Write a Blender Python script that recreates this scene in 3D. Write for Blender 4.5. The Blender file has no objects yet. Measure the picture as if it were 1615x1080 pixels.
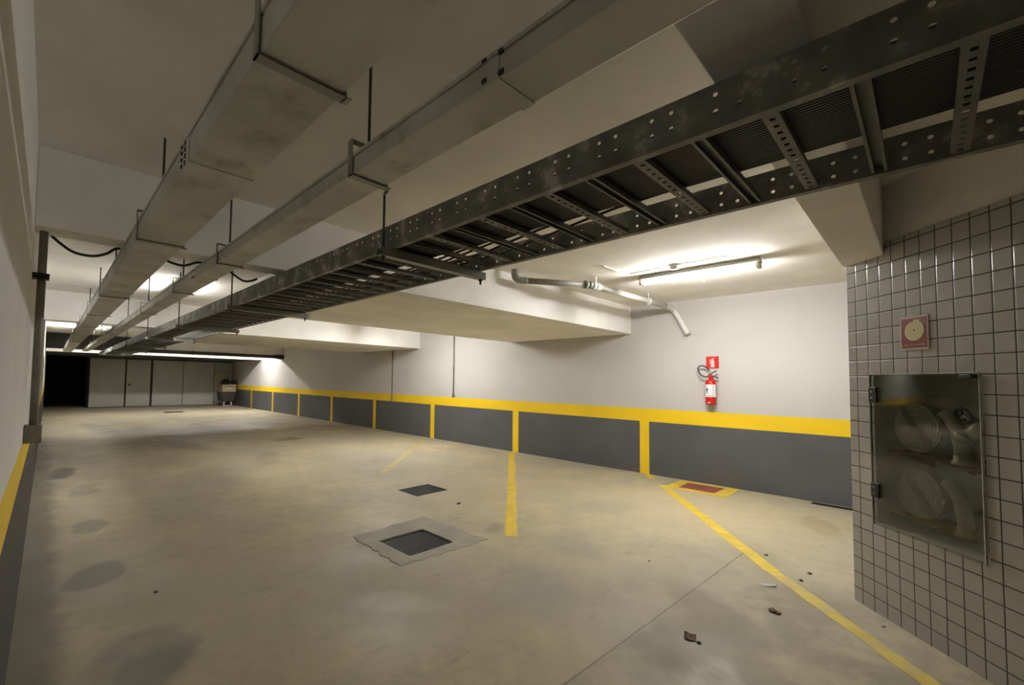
import bpy, bmesh, math, random
from mathutils import Vector, Matrix
random.seed(7)
S = bpy.context.scene
COL = S.collection
PI = math.pi

# ------------------------------------------------------------------ materials
def new_mat(name):
    m = bpy.data.materials.new(name); m.use_nodes = True
    nt = m.node_tree; nt.nodes.clear()
    out = nt.nodes.new('ShaderNodeOutputMaterial')
    b = nt.nodes.new('ShaderNodeBsdfPrincipled')
    nt.links.new(b.outputs[0], out.inputs[0])
    return m, nt, b, out

def N(nt, t, **kw):
    n = nt.nodes.new(t)
    for k, v in kw.items():
        setattr(n, k, v)
    return n

def math_n(nt, op, a, b=None, c=None):
    n = N(nt, 'ShaderNodeMath', operation=op)
    for i, v in enumerate((a, b, c)):
        if v is None: continue
        if isinstance(v, (int, float)): n.inputs[i].default_value = v
        else: nt.links.new(v, n.inputs[i])
    return n.outputs[0]

def mixc(nt, fac, a, b):
    n = N(nt, 'ShaderNodeMix', data_type='RGBA')
    for sock, v in ((n.inputs[0], fac), (n.inputs[6], a), (n.inputs[7], b)):
        if isinstance(v, tuple): sock.default_value = v if len(v) == 4 else (*v, 1)
        elif isinstance(v, (int, float)): sock.default_value = v
        else: nt.links.new(v, sock)
    return n.outputs[2]

def noise(nt, vec, scale, detail=4, rough=.55):
    n = N(nt, 'ShaderNodeTexNoise')
    n.inputs['Scale'].default_value = scale
    n.inputs['Detail'].default_value = detail
    n.inputs['Roughness'].default_value = rough
    nt.links.new(vec, n.inputs['Vector'])
    return n.outputs[0]

def ramp01(nt, v, lo, hi):
    n = N(nt, 'ShaderNodeMapRange', interpolation_type='SMOOTHSTEP')
    nt.links.new(v, n.inputs[0])
    n.inputs[1].default_value = lo; n.inputs[2].default_value = hi
    return n.outputs[0]

def mat(name, col, rough=.6, metal=0., var=.12, scale=3., bump=0., bscale=60., spec=.5, dark=None, dlo=.55, dhi=.75, dscale=2.):
    m, nt, b, out = new_mat(name)
    tc = N(nt, 'ShaderNodeTexCoord').outputs['Object']
    f = noise(nt, tc, scale)
    f = ramp01(nt, f, .3, .7)
    lo = tuple(max(0, c * (1 - var)) for c in col); hi = tuple(min(1, c * (1 + var)) for c in col)
    c = mixc(nt, f, lo, hi)
    if dark:
        g = ramp01(nt, noise(nt, tc, dscale, 6, .65), dlo, dhi)
        c = mixc(nt, g, c, dark)
    nt.links.new(c, b.inputs['Base Color'])
    b.inputs['Roughness'].default_value = rough
    b.inputs['Metallic'].default_value = metal
    b.inputs['Specular IOR Level'].default_value = spec
    if bump:
        bn = N(nt, 'ShaderNodeBump'); bn.inputs['Strength'].default_value = bump
        bn.inputs['Distance'].default_value = .01
        nt.links.new(noise(nt, tc, bscale, 5, .6), bn.inputs['Height'])
        nt.links.new(bn.outputs[0], b.inputs['Normal'])
    return m

M = {}
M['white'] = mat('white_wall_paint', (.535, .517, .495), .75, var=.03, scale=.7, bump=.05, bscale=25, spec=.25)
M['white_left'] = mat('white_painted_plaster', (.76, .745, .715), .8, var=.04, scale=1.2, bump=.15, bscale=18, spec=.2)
M['ceil'] = mat('ceiling_plaster', (.91, .885, .83), .85, var=.06, scale=1.5, bump=.2, bscale=14, spec=.2, dark=(.84, .81, .74), dscale=.8)
M['beam'] = mat('beam_plaster', (.89, .875, .85), .85, var=.06, scale=1.6, bump=.25, bscale=12, spec=.2, dark=(.78, .765, .73), dlo=.58, dhi=.8, dscale=1.2)
M['yellow'] = mat('yellow_wall_paint', (.82, .56, .015), .5, var=.04, scale=2, spec=.35)
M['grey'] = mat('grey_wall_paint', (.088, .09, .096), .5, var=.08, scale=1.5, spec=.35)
M['grey_shaded'] = mat('shaded_grey_wall_paint', (.052, .051, .049), .6, var=.12, scale=1.5, spec=.25)  # same grey paint, darkened to hold the left wall's shade
M['galv'] = mat('galvanized_sheet', (.53, .53, .49), .55, .2, var=.16, scale=2.2, bump=.08, bscale=30, dark=(.34, .32, .26), dlo=.52, dhi=.72, dscale=4)
M['galv_strap'] = mat('galvanized_strap', (.30, .30, .27), .45, .5, var=.1, scale=5)
M['tray'] = mat('tray_steel', (.20, .198, .19), .55, .3, var=.3, scale=9, dark=(.46, .45, .43), dlo=.54, dhi=.66, dscale=9)
M['rung'] = mat('rung_steel', (.17, .167, .155), .5, .3, var=.2, scale=8)
M['black'] = mat('black_plastic', (.012, .012, .013), .5, var=.2, scale=4)
M['cable'] = mat('cable_sheath', (.013, .014, .016), .38, var=.3, scale=3)
M['rod'] = mat('threaded_rod_steel', (.06, .055, .05), .5, .4, var=.1)
M['pvc'] = mat('pvc_pipe', (.62, .61, .57), .4, var=.06, scale=4)
M['pvc_shaded'] = mat('grey_shaded_pvc_pipe', (.29, .285, .25), .45, var=.1, scale=5)  # pvc coloured darker where the pipe gets less light
M['conduit'] = mat('conduit_steel', (.24, .22, .18), .45, .2, var=.15, scale=5)
M['panel'] = mat('cream_panel_paint', (.40, .39, .335), .6, var=.05, scale=1.0)
M['darkwall_and_shade'] = mat('dark_wall_and_shade', (.035, .033, .03), .9, var=.25, scale=1.2)  # dark wall tone, reused as the shade under the far slab
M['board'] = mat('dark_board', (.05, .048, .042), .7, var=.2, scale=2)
M['red'] = mat('extinguisher_red', (.50, .016, .012), .25, var=.04)
M['signred'] = mat('sign_red', (.55, .02, .012), .4, var=.03)
M['signbrown'] = mat('sign_dark_red', (.24, .03, .02), .45, var=.05)
M['signcream'] = mat('sign_cream', (.74, .68, .36), .5, var=.03)
M['signwhite'] = mat('sign_border', (.62, .52, .48), .5, var=.03)
M['label'] = mat('paper_label', (.72, .72, .74), .5, var=.04, scale=30)
M['blue'] = mat('label_blue', (.03, .05, .30), .5, var=.05)
M['orange'] = mat('label_orange', (.7, .33, .12), .5, var=.05)
M['hose'] = mat('canvas_hose', (.60, .56, .45), .9, var=.12, scale=20, bump=.4, bscale=200)
M['hose_dark'] = mat('hose_strap', (.27, .22, .185), .8, var=.15)
M['brass'] = mat('brass_valve', (.36, .33, .24), .4, .6, var=.15, scale=10)
M['valve_red'] = mat('valve_wheel_paint', (.10, .035, .03), .5, var=.1)
M['niche'] = mat('niche_plaster', (.78, .76, .70), .85, var=.1, scale=4, bump=.2)
M['chrome'] = mat('chrome_edge', (.55, .56, .53), .25, .8, var=.05)
M['grate'] = mat('cast_grate', (.022, .022, .022), .6, .4, var=.3, scale=20)
M['pit'] = mat('pit_concrete', (.02, .019, .017), .9, var=.2)
M['collar'] = mat('patch_concrete', (.335, .315, .255), .75, var=.10, scale=4, bump=.3, bscale=40, dark=(.25, .23, .18), dlo=.55, dhi=.8, dscale=5)
M['paint_floor'] = mat('yellow_floor_paint', (.68, .50, .055), .6, var=.12, scale=6, dark=(.52, .43, .20), dlo=.52, dhi=.72, dscale=4)
M['paint_worn'] = mat('worn_yellow_floor_paint', (.60, .47, .09), .65, var=.12, scale=6, dark=(.48, .40, .20), dlo=.45, dhi=.65, dscale=5)
M['paint_faded'] = mat('faded_yellow_floor_paint', (.50, .41, .15), .65, var=.1, scale=6, dark=(.42, .36, .22), dlo=.4, dhi=.6, dscale=5)
M['paint_red'] = mat('red_floor_paint', (.25, .065, .05), .6, var=.1, scale=8)
M['card'] = mat('cardboard', (.36, .27, .16), .85, var=.1, scale=6)
M['olive'] = mat('olive_board', (.25, .24, .15), .8, var=.1, scale=6)
M['cartdark'] = mat('dark_cart_plastic', (.028, .022, .018), .5, var=.2, scale=5)
M['whitemetal'] = mat('white_metal', (.7, .7, .68), .4, var=.03)
M['lamp_body'] = mat('lamp_batten', (.55, .53, .48), .5, var=.03)
M['lamp_end'] = mat('lamp_socket', (.42, .38, .28), .5, var=.05)
M['paper'] = mat('paper', (.85, .84, .8), .8, var=.03)
M['leaf'] = mat('dry_leaf', (.16, .10, .05), .8, var=.2, scale=30)
M['stone'] = mat('grit', (.06, .055, .05), .9, var=.3, scale=40)

def emis(name, col, strength):
    m, nt, b, out = new_mat(name)
    b.inputs['Base Color'].default_value = (*col, 1)
    b.inputs['Emission Color'].default_value = (*col, 1)
    b.inputs['Emission Strength'].default_value = strength
    return m
LAMP_COL = (1.0, .988, .96)
M['tube'] = emis('lit_tube', LAMP_COL, 85)
M['tube_dim'] = emis('dim_lit_tube', LAMP_COL, 38)  # weaker tubes, set dimmer to lower the light in their bays

def glass_mat():
    m = bpy.data.materials.new('tinted_glass'); m.use_nodes = True
    nt = m.node_tree; nt.nodes.clear()
    out = N(nt, 'ShaderNodeOutputMaterial')
    tr = N(nt, 'ShaderNodeBsdfTransparent'); tr.inputs[0].default_value = (.73, .745, .715, 1)
    gl = N(nt, 'ShaderNodeBsdfGlossy'); gl.inputs['Roughness'].default_value = .02
    gl.inputs[0].default_value = (1, 1, 1, 1)
    lw = N(nt, 'ShaderNodeLayerWeight'); lw.inputs[0].default_value = .5
    f = math_n(nt, 'ADD', math_n(nt, 'MULTIPLY', math_n(nt, 'POWER', lw.outputs['Facing'], 4), .55), .035)
    mx = N(nt, 'ShaderNodeMixShader')
    nt.links.new(f, mx.inputs[0]); nt.links.new(tr.outputs[0], mx.inputs[1]); nt.links.new(gl.outputs[0], mx.inputs[2])
    nt.links.new(mx.outputs[0], out.inputs[0])
    return m
M['glass'] = glass_mat()

def tile_mat():
    m, nt, b, out = new_mat('grey_wall_tiles')
    tc = N(nt, 'ShaderNodeTexCoord').outputs['Object']
    sp = N(nt, 'ShaderNodeSeparateXYZ'); nt.links.new(tc, sp.inputs[0])
    u = math_n(nt, 'DIVIDE', math_n(nt, 'SUBTRACT', sp.outputs[0], .0705 - .925), .0925)
    v = math_n(nt, 'DIVIDE', math_n(nt, 'ADD', sp.outputs[2], .008), .1022)
    fu = math_n(nt, 'FRACT', u); fv = math_n(nt, 'FRACT', v)
    def dist(f): return math_n(nt, 'MINIMUM', f, math_n(nt, 'SUBTRACT', 1., f))
    du = math_n(nt, 'MULTIPLY', dist(fu), .0925); dv = math_n(nt, 'MULTIPLY', dist(fv), .1022)
    d = math_n(nt, 'MINIMUM', du, dv)
    tile = ramp01(nt, d, .0022, .0034)
    cell = N(nt, 'ShaderNodeCombineXYZ')
    nt.links.new(math_n(nt, 'FLOOR', u), cell.inputs[0]); nt.links.new(math_n(nt, 'FLOOR', v), cell.inputs[1])
    wn = N(nt, 'ShaderNodeTexWhiteNoise'); nt.links.new(cell.outputs[0], wn.inputs['Vector'])
    tcol = mixc(nt, wn.outputs[0], (.44, .43, .415), (.485, .475, .46))
    sm = ramp01(nt, noise(nt, tc, 9, 5, .6), .45, .75)
    tcol = mixc(nt, math_n(nt, 'MULTIPLY', sm, .35), tcol, (.385, .365, .335))
    c = mixc(nt, tile, (.052, .038, .026), tcol)
    nt.links.new(c, b.inputs['Base Color'])
    r = N(nt, 'ShaderNodeMix'); nt.links.new(tile, r.inputs[0]); r.inputs[2].default_value = .8; r.inputs[3].default_value = .22
    nt.links.new(r.outputs[0], b.inputs['Roughness'])
    b.inputs['Specular IOR Level'].default_value = .45
    bn = N(nt, 'ShaderNodeBump'); bn.inputs['Strength'].default_value = .6; bn.inputs['Distance'].default_value = .003
    nt.links.new(ramp01(nt, d, .0015, .006), bn.inputs['Height']); nt.links.new(bn.outputs[0], b.inputs['Normal'])
    return m
M['tile'] = tile_mat()

def floor_mat():
    m, nt, b, out = new_mat('worn_concrete_floor')
    tc = N(nt, 'ShaderNodeTexCoord').outputs['Object']
    big = ramp01(nt, noise(nt, tc, .55, 3, .5), .35, .65)
    mid = ramp01(nt, noise(nt, tc, 1.7, 6, .62), .3, .72)
    fine = noise(nt, tc, 22, 4, .6)
    c = mixc(nt, big, (.40, .365, .28), (.535, .458, .285))
    c = mixc(nt, math_n(nt, 'MULTIPLY', mid, .7), c, (.375, .335, .255))
    mot = ramp01(nt, noise(nt, tc, 6.5, 5, .7), .42, .66)
    c = mixc(nt, math_n(nt, 'MULTIPLY', mot, .35), c, (.31, .27, .185))
    scr = N(nt, 'ShaderNodeMapping'); nt.links.new(tc, scr.inputs[0]); scr.inputs['Scale'].default_value = (1.2, 5, 1)
    scr.inputs['Rotation'].default_value = (0, 0, .5)
    st = ramp01(nt, noise(nt, scr.outputs[0], 1.6, 6, .7), .58, .74)
    c = mixc(nt, math_n(nt, 'MULTIPLY', st, .6), c, (.25, .22, .16))
    wv = N(nt, 'ShaderNodeVectorMath', operation='ADD'); nt.links.new(tc, wv.inputs[0])
    nz = N(nt, 'ShaderNodeTexNoise'); nz.inputs['Scale'].default_value = 3.5; nz.inputs['Detail'].default_value = 4
    nt.links.new(tc, nz.inputs['Vector'])
    ns = N(nt, 'ShaderNodeVectorMath', operation='SCALE'); nt.links.new(nz.outputs['Color'], ns.inputs[0]); ns.inputs['Scale'].default_value = .22
    nt.links.new(ns.outputs[0], wv.inputs[1])
    def blot(c, x, y, rx, ry, ang, col, amt, soft=.35):
        mp = N(nt, 'ShaderNodeMapping', vector_type='TEXTURE'); nt.links.new(wv.outputs[0], mp.inputs[0])
        mp.inputs['Location'].default_value = (x + .11, y + .11, .11); mp.inputs['Rotation'].default_value = (0, 0, ang)
        mp.inputs['Scale'].default_value = (rx, ry, 1)
        s2 = N(nt, 'ShaderNodeSeparateXYZ'); nt.links.new(mp.outputs[0], s2.inputs[0])
        r = math_n(nt, 'SQRT', math_n(nt, 'ADD', math_n(nt, 'MULTIPLY', s2.outputs[0], s2.outputs[0]), math_n(nt, 'MULTIPLY', s2.outputs[1], s2.outputs[1])))
        f = math_n(nt, 'SUBTRACT', 1., ramp01(nt, r, 1 - soft, 1 + soft * .4))
        return mixc(nt, math_n(nt, 'MULTIPLY', f, amt), c, col)
    DK = (.17, .165, .14); LT = (.56, .52, .44)
    for a in [(.315, 4.05, .16, .26, -.3, DK, .75, .25), (.36, 5.42, .15, .24, -.3, DK, .6, .25), (.38, 7.1, .16, .35, -.2, DK, .5, .35),
              (.2, 8.55, .18, .5, -.1, (.05, .05, .045), .75, .4), (.42, 2.7, .27, .33, -.4, DK, .5, .3), (.45, 2.62, .17, .20, -.4, (.12, .12, .115), .45, .3),
              (6.05, .78, .42, .16, .25, (.30, .25, .15), .7, .25), (1.75, 2.35, .16, .32, .7, LT, .6, .6), (1.6, 2.0, .2, .3, .7, LT, .35, .8),
              (2.2, 10.5, .3, 1.2, .2, DK, .6, .5), (4.6, 1.05, .35, .18, .9, (.33, .28, .17), .5, .5), (4.0, .62, .5, .15, .9, (.33, .28, .19), .5, .5),
              (2.7, .75, .6, .3, .6, (.22, .18, .12), .7, .6), (3.2, .95, .45, .18, .8, (.24, .20, .13), .6, .6), (2.45, .72, .3, .14, .4, (.60, .57, .50), .6, .5), (2.35, .55, .25, .12, .6, LT, .5, .6), (2.6, 1.9, .5, .35, .5, (.29, .28, .255), .5, .7),
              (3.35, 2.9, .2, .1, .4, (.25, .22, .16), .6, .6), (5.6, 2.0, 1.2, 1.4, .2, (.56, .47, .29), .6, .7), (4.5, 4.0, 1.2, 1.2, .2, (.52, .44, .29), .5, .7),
              (1.55, 6.3, .5, 2.2, -.55, (.27, .255, .22), .35, .5), (3.0, 8.0, .25, .9, -.4, (.22, .19, .13), .5, .6), (4.6, 6.6, .3, .5, -.4, (.26, .22, .15), .5, .6),
              (1.1, 15.0, .35, 2.0, .1, (.15, .14, .12), .5, .6), (-.06, 5.0, .20, 9.0, 0, (.14, .12, .085), .75, .55), (3.1, 12.6, 1.2, 1.6, .3, (.24, .23, .205), .6, .7), (4.3, 10.2, .5, .25, .3, (.13, .12, .09), .7, .5), (1.9, 11.2, .9, 1.6, -.3, (.23, .22, .195), .6, .7), (5.2, 14.0, .8, 1.0, .2, (.25, .235, .20), .55, .7), (3.6, 2.2, .5, .22, .5, (.29, .27, .22), .5, .6), (4.9, 2.6, .7, .3, -.3, (.34, .31, .23), .5, .6), (.9, 3.3, .35, .8, 0, (.44, .395, .30), .5, .7)]:  # the wide grey blots far along put the dim bay's shade into colour
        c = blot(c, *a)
    # floor joint: from (1.904,1.196) to (4.585,1.094) and beyond; rougher greyer slab on its camera side
    sp = N(nt, 'ShaderNodeSeparateXYZ'); nt.links.new(tc, sp.inputs[0])
    wob = math_n(nt, 'MULTIPLY', math_n(nt, 'SUBTRACT', noise(nt, tc, 7, 3), .5), .02)
    dj = math_n(nt, 'ADD', math_n(nt, 'ADD', math_n(nt, 'SUBTRACT', sp.outputs[1], 1.2684), math_n(nt, 'MULTIPLY', sp.outputs[0], .03804)), wob)
    near = math_n(nt, 'MULTIPLY', math_n(nt, 'SUBTRACT', 1., ramp01(nt, dj, -.02, .01)), math_n(nt, 'SUBTRACT', 1., ramp01(nt, sp.outputs[0], 3.6, 4.5)))
    patch = ramp01(nt, noise(nt, tc, 2.6, 6, .65), .38, .62)
    c = mixc(nt, math_n(nt, 'MULTIPLY', math_n(nt, 'MULTIPLY', near, patch), .75), c, (.25, .22, .165))
    inx = math_n(nt, 'LESS_THAN', sp.outputs[0], 4.62)
    ln = math_n(nt, 'MULTIPLY', math_n(nt, 'SUBTRACT', 1., ramp01(nt, math_n(nt, 'ABSOLUTE', dj), .002, .006)), inx)
    c = mixc(nt, math_n(nt, 'MULTIPLY', ln, .8), c, (.09, .075, .05))
    spk = ramp01(nt, noise(nt, tc, 34, 2, .5), .70, .76)
    c = mixc(nt, math_n(nt, 'MULTIPLY', spk, .45), c, (.14, .12, .09))
    c = mixc(nt, math_n(nt, 'MULTIPLY', fine, .22), c, (.30, .27, .21))
    nt.links.new(c, b.inputs['Base Color'])
    rr = N(nt, 'ShaderNodeMapRange'); nt.links.new(mid, rr.inputs[0]); rr.inputs[3].default_value = .5; rr.inputs[4].default_value = .72
    nt.links.new(rr.outputs[0], b.inputs['Roughness'])
    b.inputs['Specular IOR Level'].default_value = .4
    bn = N(nt, 'ShaderNodeBump'); bn.inputs['Strength'].default_value = .25; bn.inputs['Distance'].default_value = .006
    nt.links.new(noise(nt, tc, 14, 6, .65), bn.inputs['Height']); nt.links.new(bn.outputs[0], b.inputs['Normal'])
    return m
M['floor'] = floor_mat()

# ------------------------------------------------------------------ mesh helper
class MB:
    def __init__(s): s.v = []; s.f = []; s.m = []; s.sm = []
    def quad(s, a, b, c, d, mi=0):
        n = len(s.v); s.v += [tuple(a), tuple(b), tuple(c), tuple(d)]; s.f.append((n, n+1, n+2, n+3)); s.m.append(mi); s.sm.append(False)
        return s
    def box(s, x0, y0, z0, x1, y1, z1, mi=0, mx=None):
        p = [(x0,y0,z0),(x1,y0,z0),(x1,y1,z0),(x0,y1,z0),(x0,y0,z1),(x1,y0,z1),(x1,y1,z1),(x0,y1,z1)]
        if mx is not None: p = [tuple(mx @ Vector(q)) for q in p]
        n = len(s.v); s.v += p
        for q in ((0,3,2,1),(4,5,6,7),(0,1,5,4),(1,2,6,5),(2,3,7,6),(3,0,4,7)):
            s.f.append(tuple(n+i for i in q)); s.m.append(mi); s.sm.append(False)
        return s
    def prism(s, poly, axis, a, b, mi=0):
        """poly of 2D points extruded along axis from a to b."""
        def P(p, t):
            return {'x': (t, p[0], p[1]), 'y': (p[0], t, p[1]), 'z': (p[0], p[1], t)}[axis]
        n = len(s.v); k = len(poly)
        s.v += [P(p, a) for p in poly] + [P(p, b) for p in poly]
        s.f.append(tuple(range(n, n+k))[::-1]); s.f.append(tuple(range(n+k, n+2*k))); s.m += [mi, mi]; s.sm += [False, False]
        for i in range(k):
            j = (i+1) % k
            s.f.append((n+i, n+j, n+k+j, n+k+i)); s.m.append(mi); s.sm.append(False)
        return s
    def tube(s, pts, r, n=10, mi=0, caps=True):
        pts = [Vector(p) for p in pts]; base = len(s.v); prev = None
        rs = r if isinstance(r, (list, tuple)) else [r]*len(pts)
        for i, p in enumerate(pts):
            t = (pts[min(i+1, len(pts)-1)] - pts[max(i-1, 0)]).normalized()
            if prev is None:
                u = t.cross(Vector((0,0,1)))
                if u.length < 1e-3: u = t.cross(Vector((0,1,0)))
            else:
                u = prev - t * prev.dot(t)
            u.normalize(); prev = u; w = t.cross(u)
            for k in range(n):
                a = 2*PI*k/n
                s.v.append(tuple(p + (u*math.cos(a) + w*math.sin(a))*rs[i]))
        for i in range(len(pts)-1):
            for k in range(n):
                a = base+i*n+k; b2 = base+i*n+(k+1) % n
                s.f.append((a, b2, b2+n, a+n)); s.m.append(mi); s.sm.append(True)
        if caps:
            s.f.append(tuple(base+k for k in range(n))[::-1]); s.m.append(mi); s.sm.append(False)
            e = base+(len(pts)-1)*n
            s.f.append(tuple(e+k for k in range(n))); s.m.append(mi); s.sm.append(False)
        return s
    def lathe(s, prof, c, n=24, mi=0, axis=(0,0,1)):
        """prof: (radius, height) along axis from c."""
        ax = Vector(axis).normalized()
        u = ax.cross(Vector((0,0,1)))
        if u.length < 1e-3: u = Vector((1,0,0))
        u.normalize(); w = ax.cross(u); c = Vector(c)
        base = len(s.v)
        for r, h in prof:
            for k in range(n):
                a = 2*PI*k/n
                s.v.append(tuple(c + ax*h + (u*math.cos(a)+w*math.sin(a))*max(r, 1e-5)))
        for i in range(len(prof)-1):
            for k in range(n):
                a = base+i*n+k; b2 = base+i*n+(k+1) % n
                s.f.append((a, b2, b2+n, a+n)); s.m.append(mi); s.sm.append(True)
        s.f.append(tuple(base+k for k in range(n))[::-1]); s.m.append(mi); s.sm.append(False)
        e = base+(len(prof)-1)*n
        s.f.append(tuple(e+k for k in range(n))); s.m.append(mi); s.sm.append(False)
        return s
    def build(s, name, mats, parent=None, bevel=0, loc=None, rz=None):
        me = bpy.data.meshes.new(name)
        me.from_pydata(s.v, [], s.f)
        if not isinstance(mats, (list, tuple)): mats = [mats]
        for m in mats: me.materials.append(M[m])
        for p, mi, sm in zip(me.polygons, s.m, s.sm):
            p.material_index = mi; p.use_smooth = sm
        bm = bmesh.new(); bm.from_mesh(me); bmesh.ops.recalc_face_normals(bm, faces=bm.faces); bm.to_mesh(me); bm.free()
        me.update()
        o = bpy.data.objects.new(name, me); COL.objects.link(o)
        if loc is not None: o.location = loc
        if rz is not None: o.rotation_euler = (0, 0, rz)
        if parent is not None:
            o.parent = parent
            if loc is None: o.matrix_parent_inverse = Matrix.LocRotScale(parent.location, parent.rotation_euler, None).inverted() if parent.type == 'EMPTY' and not parent.get('_local') else Matrix.Identity(4)
        if bevel:
            b = o.modifiers.new('bevel', 'BEVEL'); b.width = bevel; b.segments = 2; b.limit_method = 'ANGLE'
        return o

def tag(o, label=None, cat=None, group=None, kind=None):
    if label: o['label'] = label
    if cat: o['category'] = cat
    if group: o['group'] = group
    if kind: o['kind'] = kind
    return o

def thing(name, label, cat, loc=(0,0,0), rz=0, group=None, local=False):
    """Empty at the base of a thing. local=True: its parts are modelled in its own coordinates."""
    o = bpy.data.objects.new(name, None); COL.objects.link(o)
    o.empty_display_size = .1
    o.location = loc; o.rotation_euler = (0, 0, rz)
    tag(o, label, cat, group)
    if local: o['_local'] = 1
    return o

def copy_tree(o, parent=None):
    c = o.copy(); COL.objects.link(c)
    if parent is not None: c.parent = parent
    for ch in [x for x in bpy.data.objects if x.parent == o]: copy_tree(ch, c)
    return c

def struct(o, label=None, cat=None): return tag(o, label, cat, kind='structure')

# ------------------------------------------------------------------ dimensions (metres; the lens stands at x=0, y=0)
XL, XR = -.09, 7.25
YB, YE = -3.2, 24.6
ZC, ZB = 2.74, 2.28
TH = math.radians(49.2)

# ------------------------------------------------------------------ setting
# floor with openings for the drains
holes = [(2.272, 2.872, 2.778, 3.325), (3.485, 4.285, 4.025, 4.705), (7.09, .2, 7.24, 1.0), (3.5, 20.15, 4.2, 20.75)]
mb = MB()
xs = sorted({-.5, 8.0} | {h[0] for h in holes} | {h[2] for h in holes})
ys = sorted({YB-.3, 29.0} | {h[1] for h in holes} | {h[3] for h in holes})
for i in range(len(xs)-1):
    for j in range(len(ys)-1):
        cx, cy = (xs[i]+xs[i+1])/2, (ys[j]+ys[j+1])/2
        if any(h[0] < cx < h[2] and h[1] < cy < h[3] for h in holes): continue
        mb.box(xs[i], ys[j], -.12, xs[i+1], ys[j+1], 0)
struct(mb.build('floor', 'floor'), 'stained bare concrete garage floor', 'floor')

mb = MB(); mb.box(-.5, YB-.3, ZC, 8.0, 29, ZC+.1)
struct(mb.build('ceiling', 'ceil'), 'cream plaster ceiling between the beams', 'ceiling')

# right wall: grey dado with yellow posts, yellow band, white above
mb = MB()
bars = [3.09 + 2.632*k for k in range(9)]
yy = sorted([YB-.3, 29.0] + [b-.075 for b in bars] + [b+.075 for b in bars])
for j in range(len(yy)-1):
    isbar = any(abs((yy[j]+yy[j+1])/2 - b) < .01 for b in bars)
    mb.quad((XR, yy[j], 0), (XR, yy[j+1], 0), (XR, yy[j+1], .842), (XR, yy[j], .842), 1 if isbar else 2)
    mb.quad((XR, yy[j], .842), (XR, yy[j+1], .842), (XR, yy[j+1], 1.05), (XR, yy[j], 1.05), 1)
    mb.quad((XR, yy[j], 1.05), (XR, yy[j+1], 1.05), (XR, yy[j+1], ZC), (XR, yy[j], ZC), 0)
mb.box(XR+.002, YB-.3, 0, XR+.2, 29, ZC, 0)
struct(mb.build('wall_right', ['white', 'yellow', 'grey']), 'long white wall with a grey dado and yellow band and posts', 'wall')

mb = MB()
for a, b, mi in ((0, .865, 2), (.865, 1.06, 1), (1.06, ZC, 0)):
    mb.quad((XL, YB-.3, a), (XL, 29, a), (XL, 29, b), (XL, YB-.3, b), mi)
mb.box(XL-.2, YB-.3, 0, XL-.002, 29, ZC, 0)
struct(mb.build('wall_left', ['white_left', 'yellow', 'grey_shaded']), 'white plaster wall with grey dado beside the camera and grey conduit', 'wall')

mb = MB(); mb.box(XL, YB-.2, 0, XR, YB, ZC)
struct(mb.build('wall_front', 'white'), 'white wall closing the garage behind the camera', 'wall')
mb = MB(); mb.box(XL, 28.0, 0, XR, 28.2, ZC)
struct(mb.build('wall_back', 'darkwall_and_shade'), 'dark bare wall at the end of the recess', 'wall')
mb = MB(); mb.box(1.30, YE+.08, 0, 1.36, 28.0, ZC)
struct(mb.build('wall_recess', 'darkwall_and_shade'), 'dark side wall of the recess beside the cream panels', 'wall')

def beam(x0, y0, x1, y1, z0, label):
    mb = MB(); mb.box(x0, y0, z0, x1, y1, ZC)
    return struct(mb.build('ceiling_beam', 'beam', bevel=.006), label, 'beam')
beam(XL, .17, 4.6, .385, 2.30, 'plastered beam above the cable tray that ends on the tiled column')
beam(XL, 3.3, XR, 3.5, ZB, 'first cross beam beyond the lit lamp')
mb = MB(); mb.box(2.0, 3.5, ZB, XR, 5.87, ZC)
struct(mb.build('ceiling_slab', 'ceil'), 'dropped slab behind the first cross beam', 'ceiling slab')
beam(XL, 8.9, XR, 9.1, ZB, 'second cross beam with a bright white face')
mb = MB(); mb.box(2.0, 9.1, ZB, XR, 11.9, ZC)
struct(mb.build('ceiling_slab', 'ceil'), 'dropped slab behind the second cross beam', 'ceiling slab')
beam(XL, 18.0, XR, 18.25, 2.255, 'third cross beam behind the black pipe')
mb = MB(); mb.box(XL, 20.3, 2.255, XR, YE+.1, ZC)
struct(mb.build('ceiling_slab', 'ceil'), 'low slab over the cream panels at the far end', 'ceiling slab')

# oblique tiled column with the hose niche (own coordinates: x along the face, y into the column)
A0 = Vector((4.166, .363, 0))
RZ = math.atan2(-math.cos(TH), -math.sin(TH))
NX0, NX1, NZ0, NZ1, ND = .197, .846, .580, 1.530, .26
mb = MB()
xs = [0, NX0, NX1, 2.3]; zs = [0, NZ0, NZ1, 2.375]
for i in range(3):
    for j in range(3):
        if i == 1 and j == 1: continue
        mb.quad((xs[i], 0, zs[j]), (xs[i+1], 0, zs[j]), (xs[i+1], 0, zs[j+1]), (xs[i], 0, zs[j+1]), 0)
mb.quad((0, .012, 2.375), (2.3, .012, 2.375), (2.3, .012, ZC), (0, .012, ZC), 1)
mb.quad((0, 0, 2.375), (2.3, 0, 2.375), (2.3, .012, 2.375), (0, .012, 2.375), 0)
mb.quad((0, 0, 0), (0, 1.4, 0), (0, 1.4, ZC), (0, 0, ZC), 1)
mb.quad((2.3, 0, 0), (2.3, 1.4, 0), (2.3, 1.4, ZC), (2.3, 0, ZC), 1)
mb.quad((0, 1.4, 0), (2.3, 1.4, 0), (2.3, 1.4, ZC), (0, 1.4, ZC), 1)
mb.quad((NX0, ND, NZ0), (NX1, ND, NZ0), (NX1, ND, NZ1), (NX0, ND, NZ1), 2)
mb.quad((NX0, 0, NZ0), (NX1, 0, NZ0), (NX1, ND, NZ0), (NX0, ND, NZ0), 2)
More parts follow.
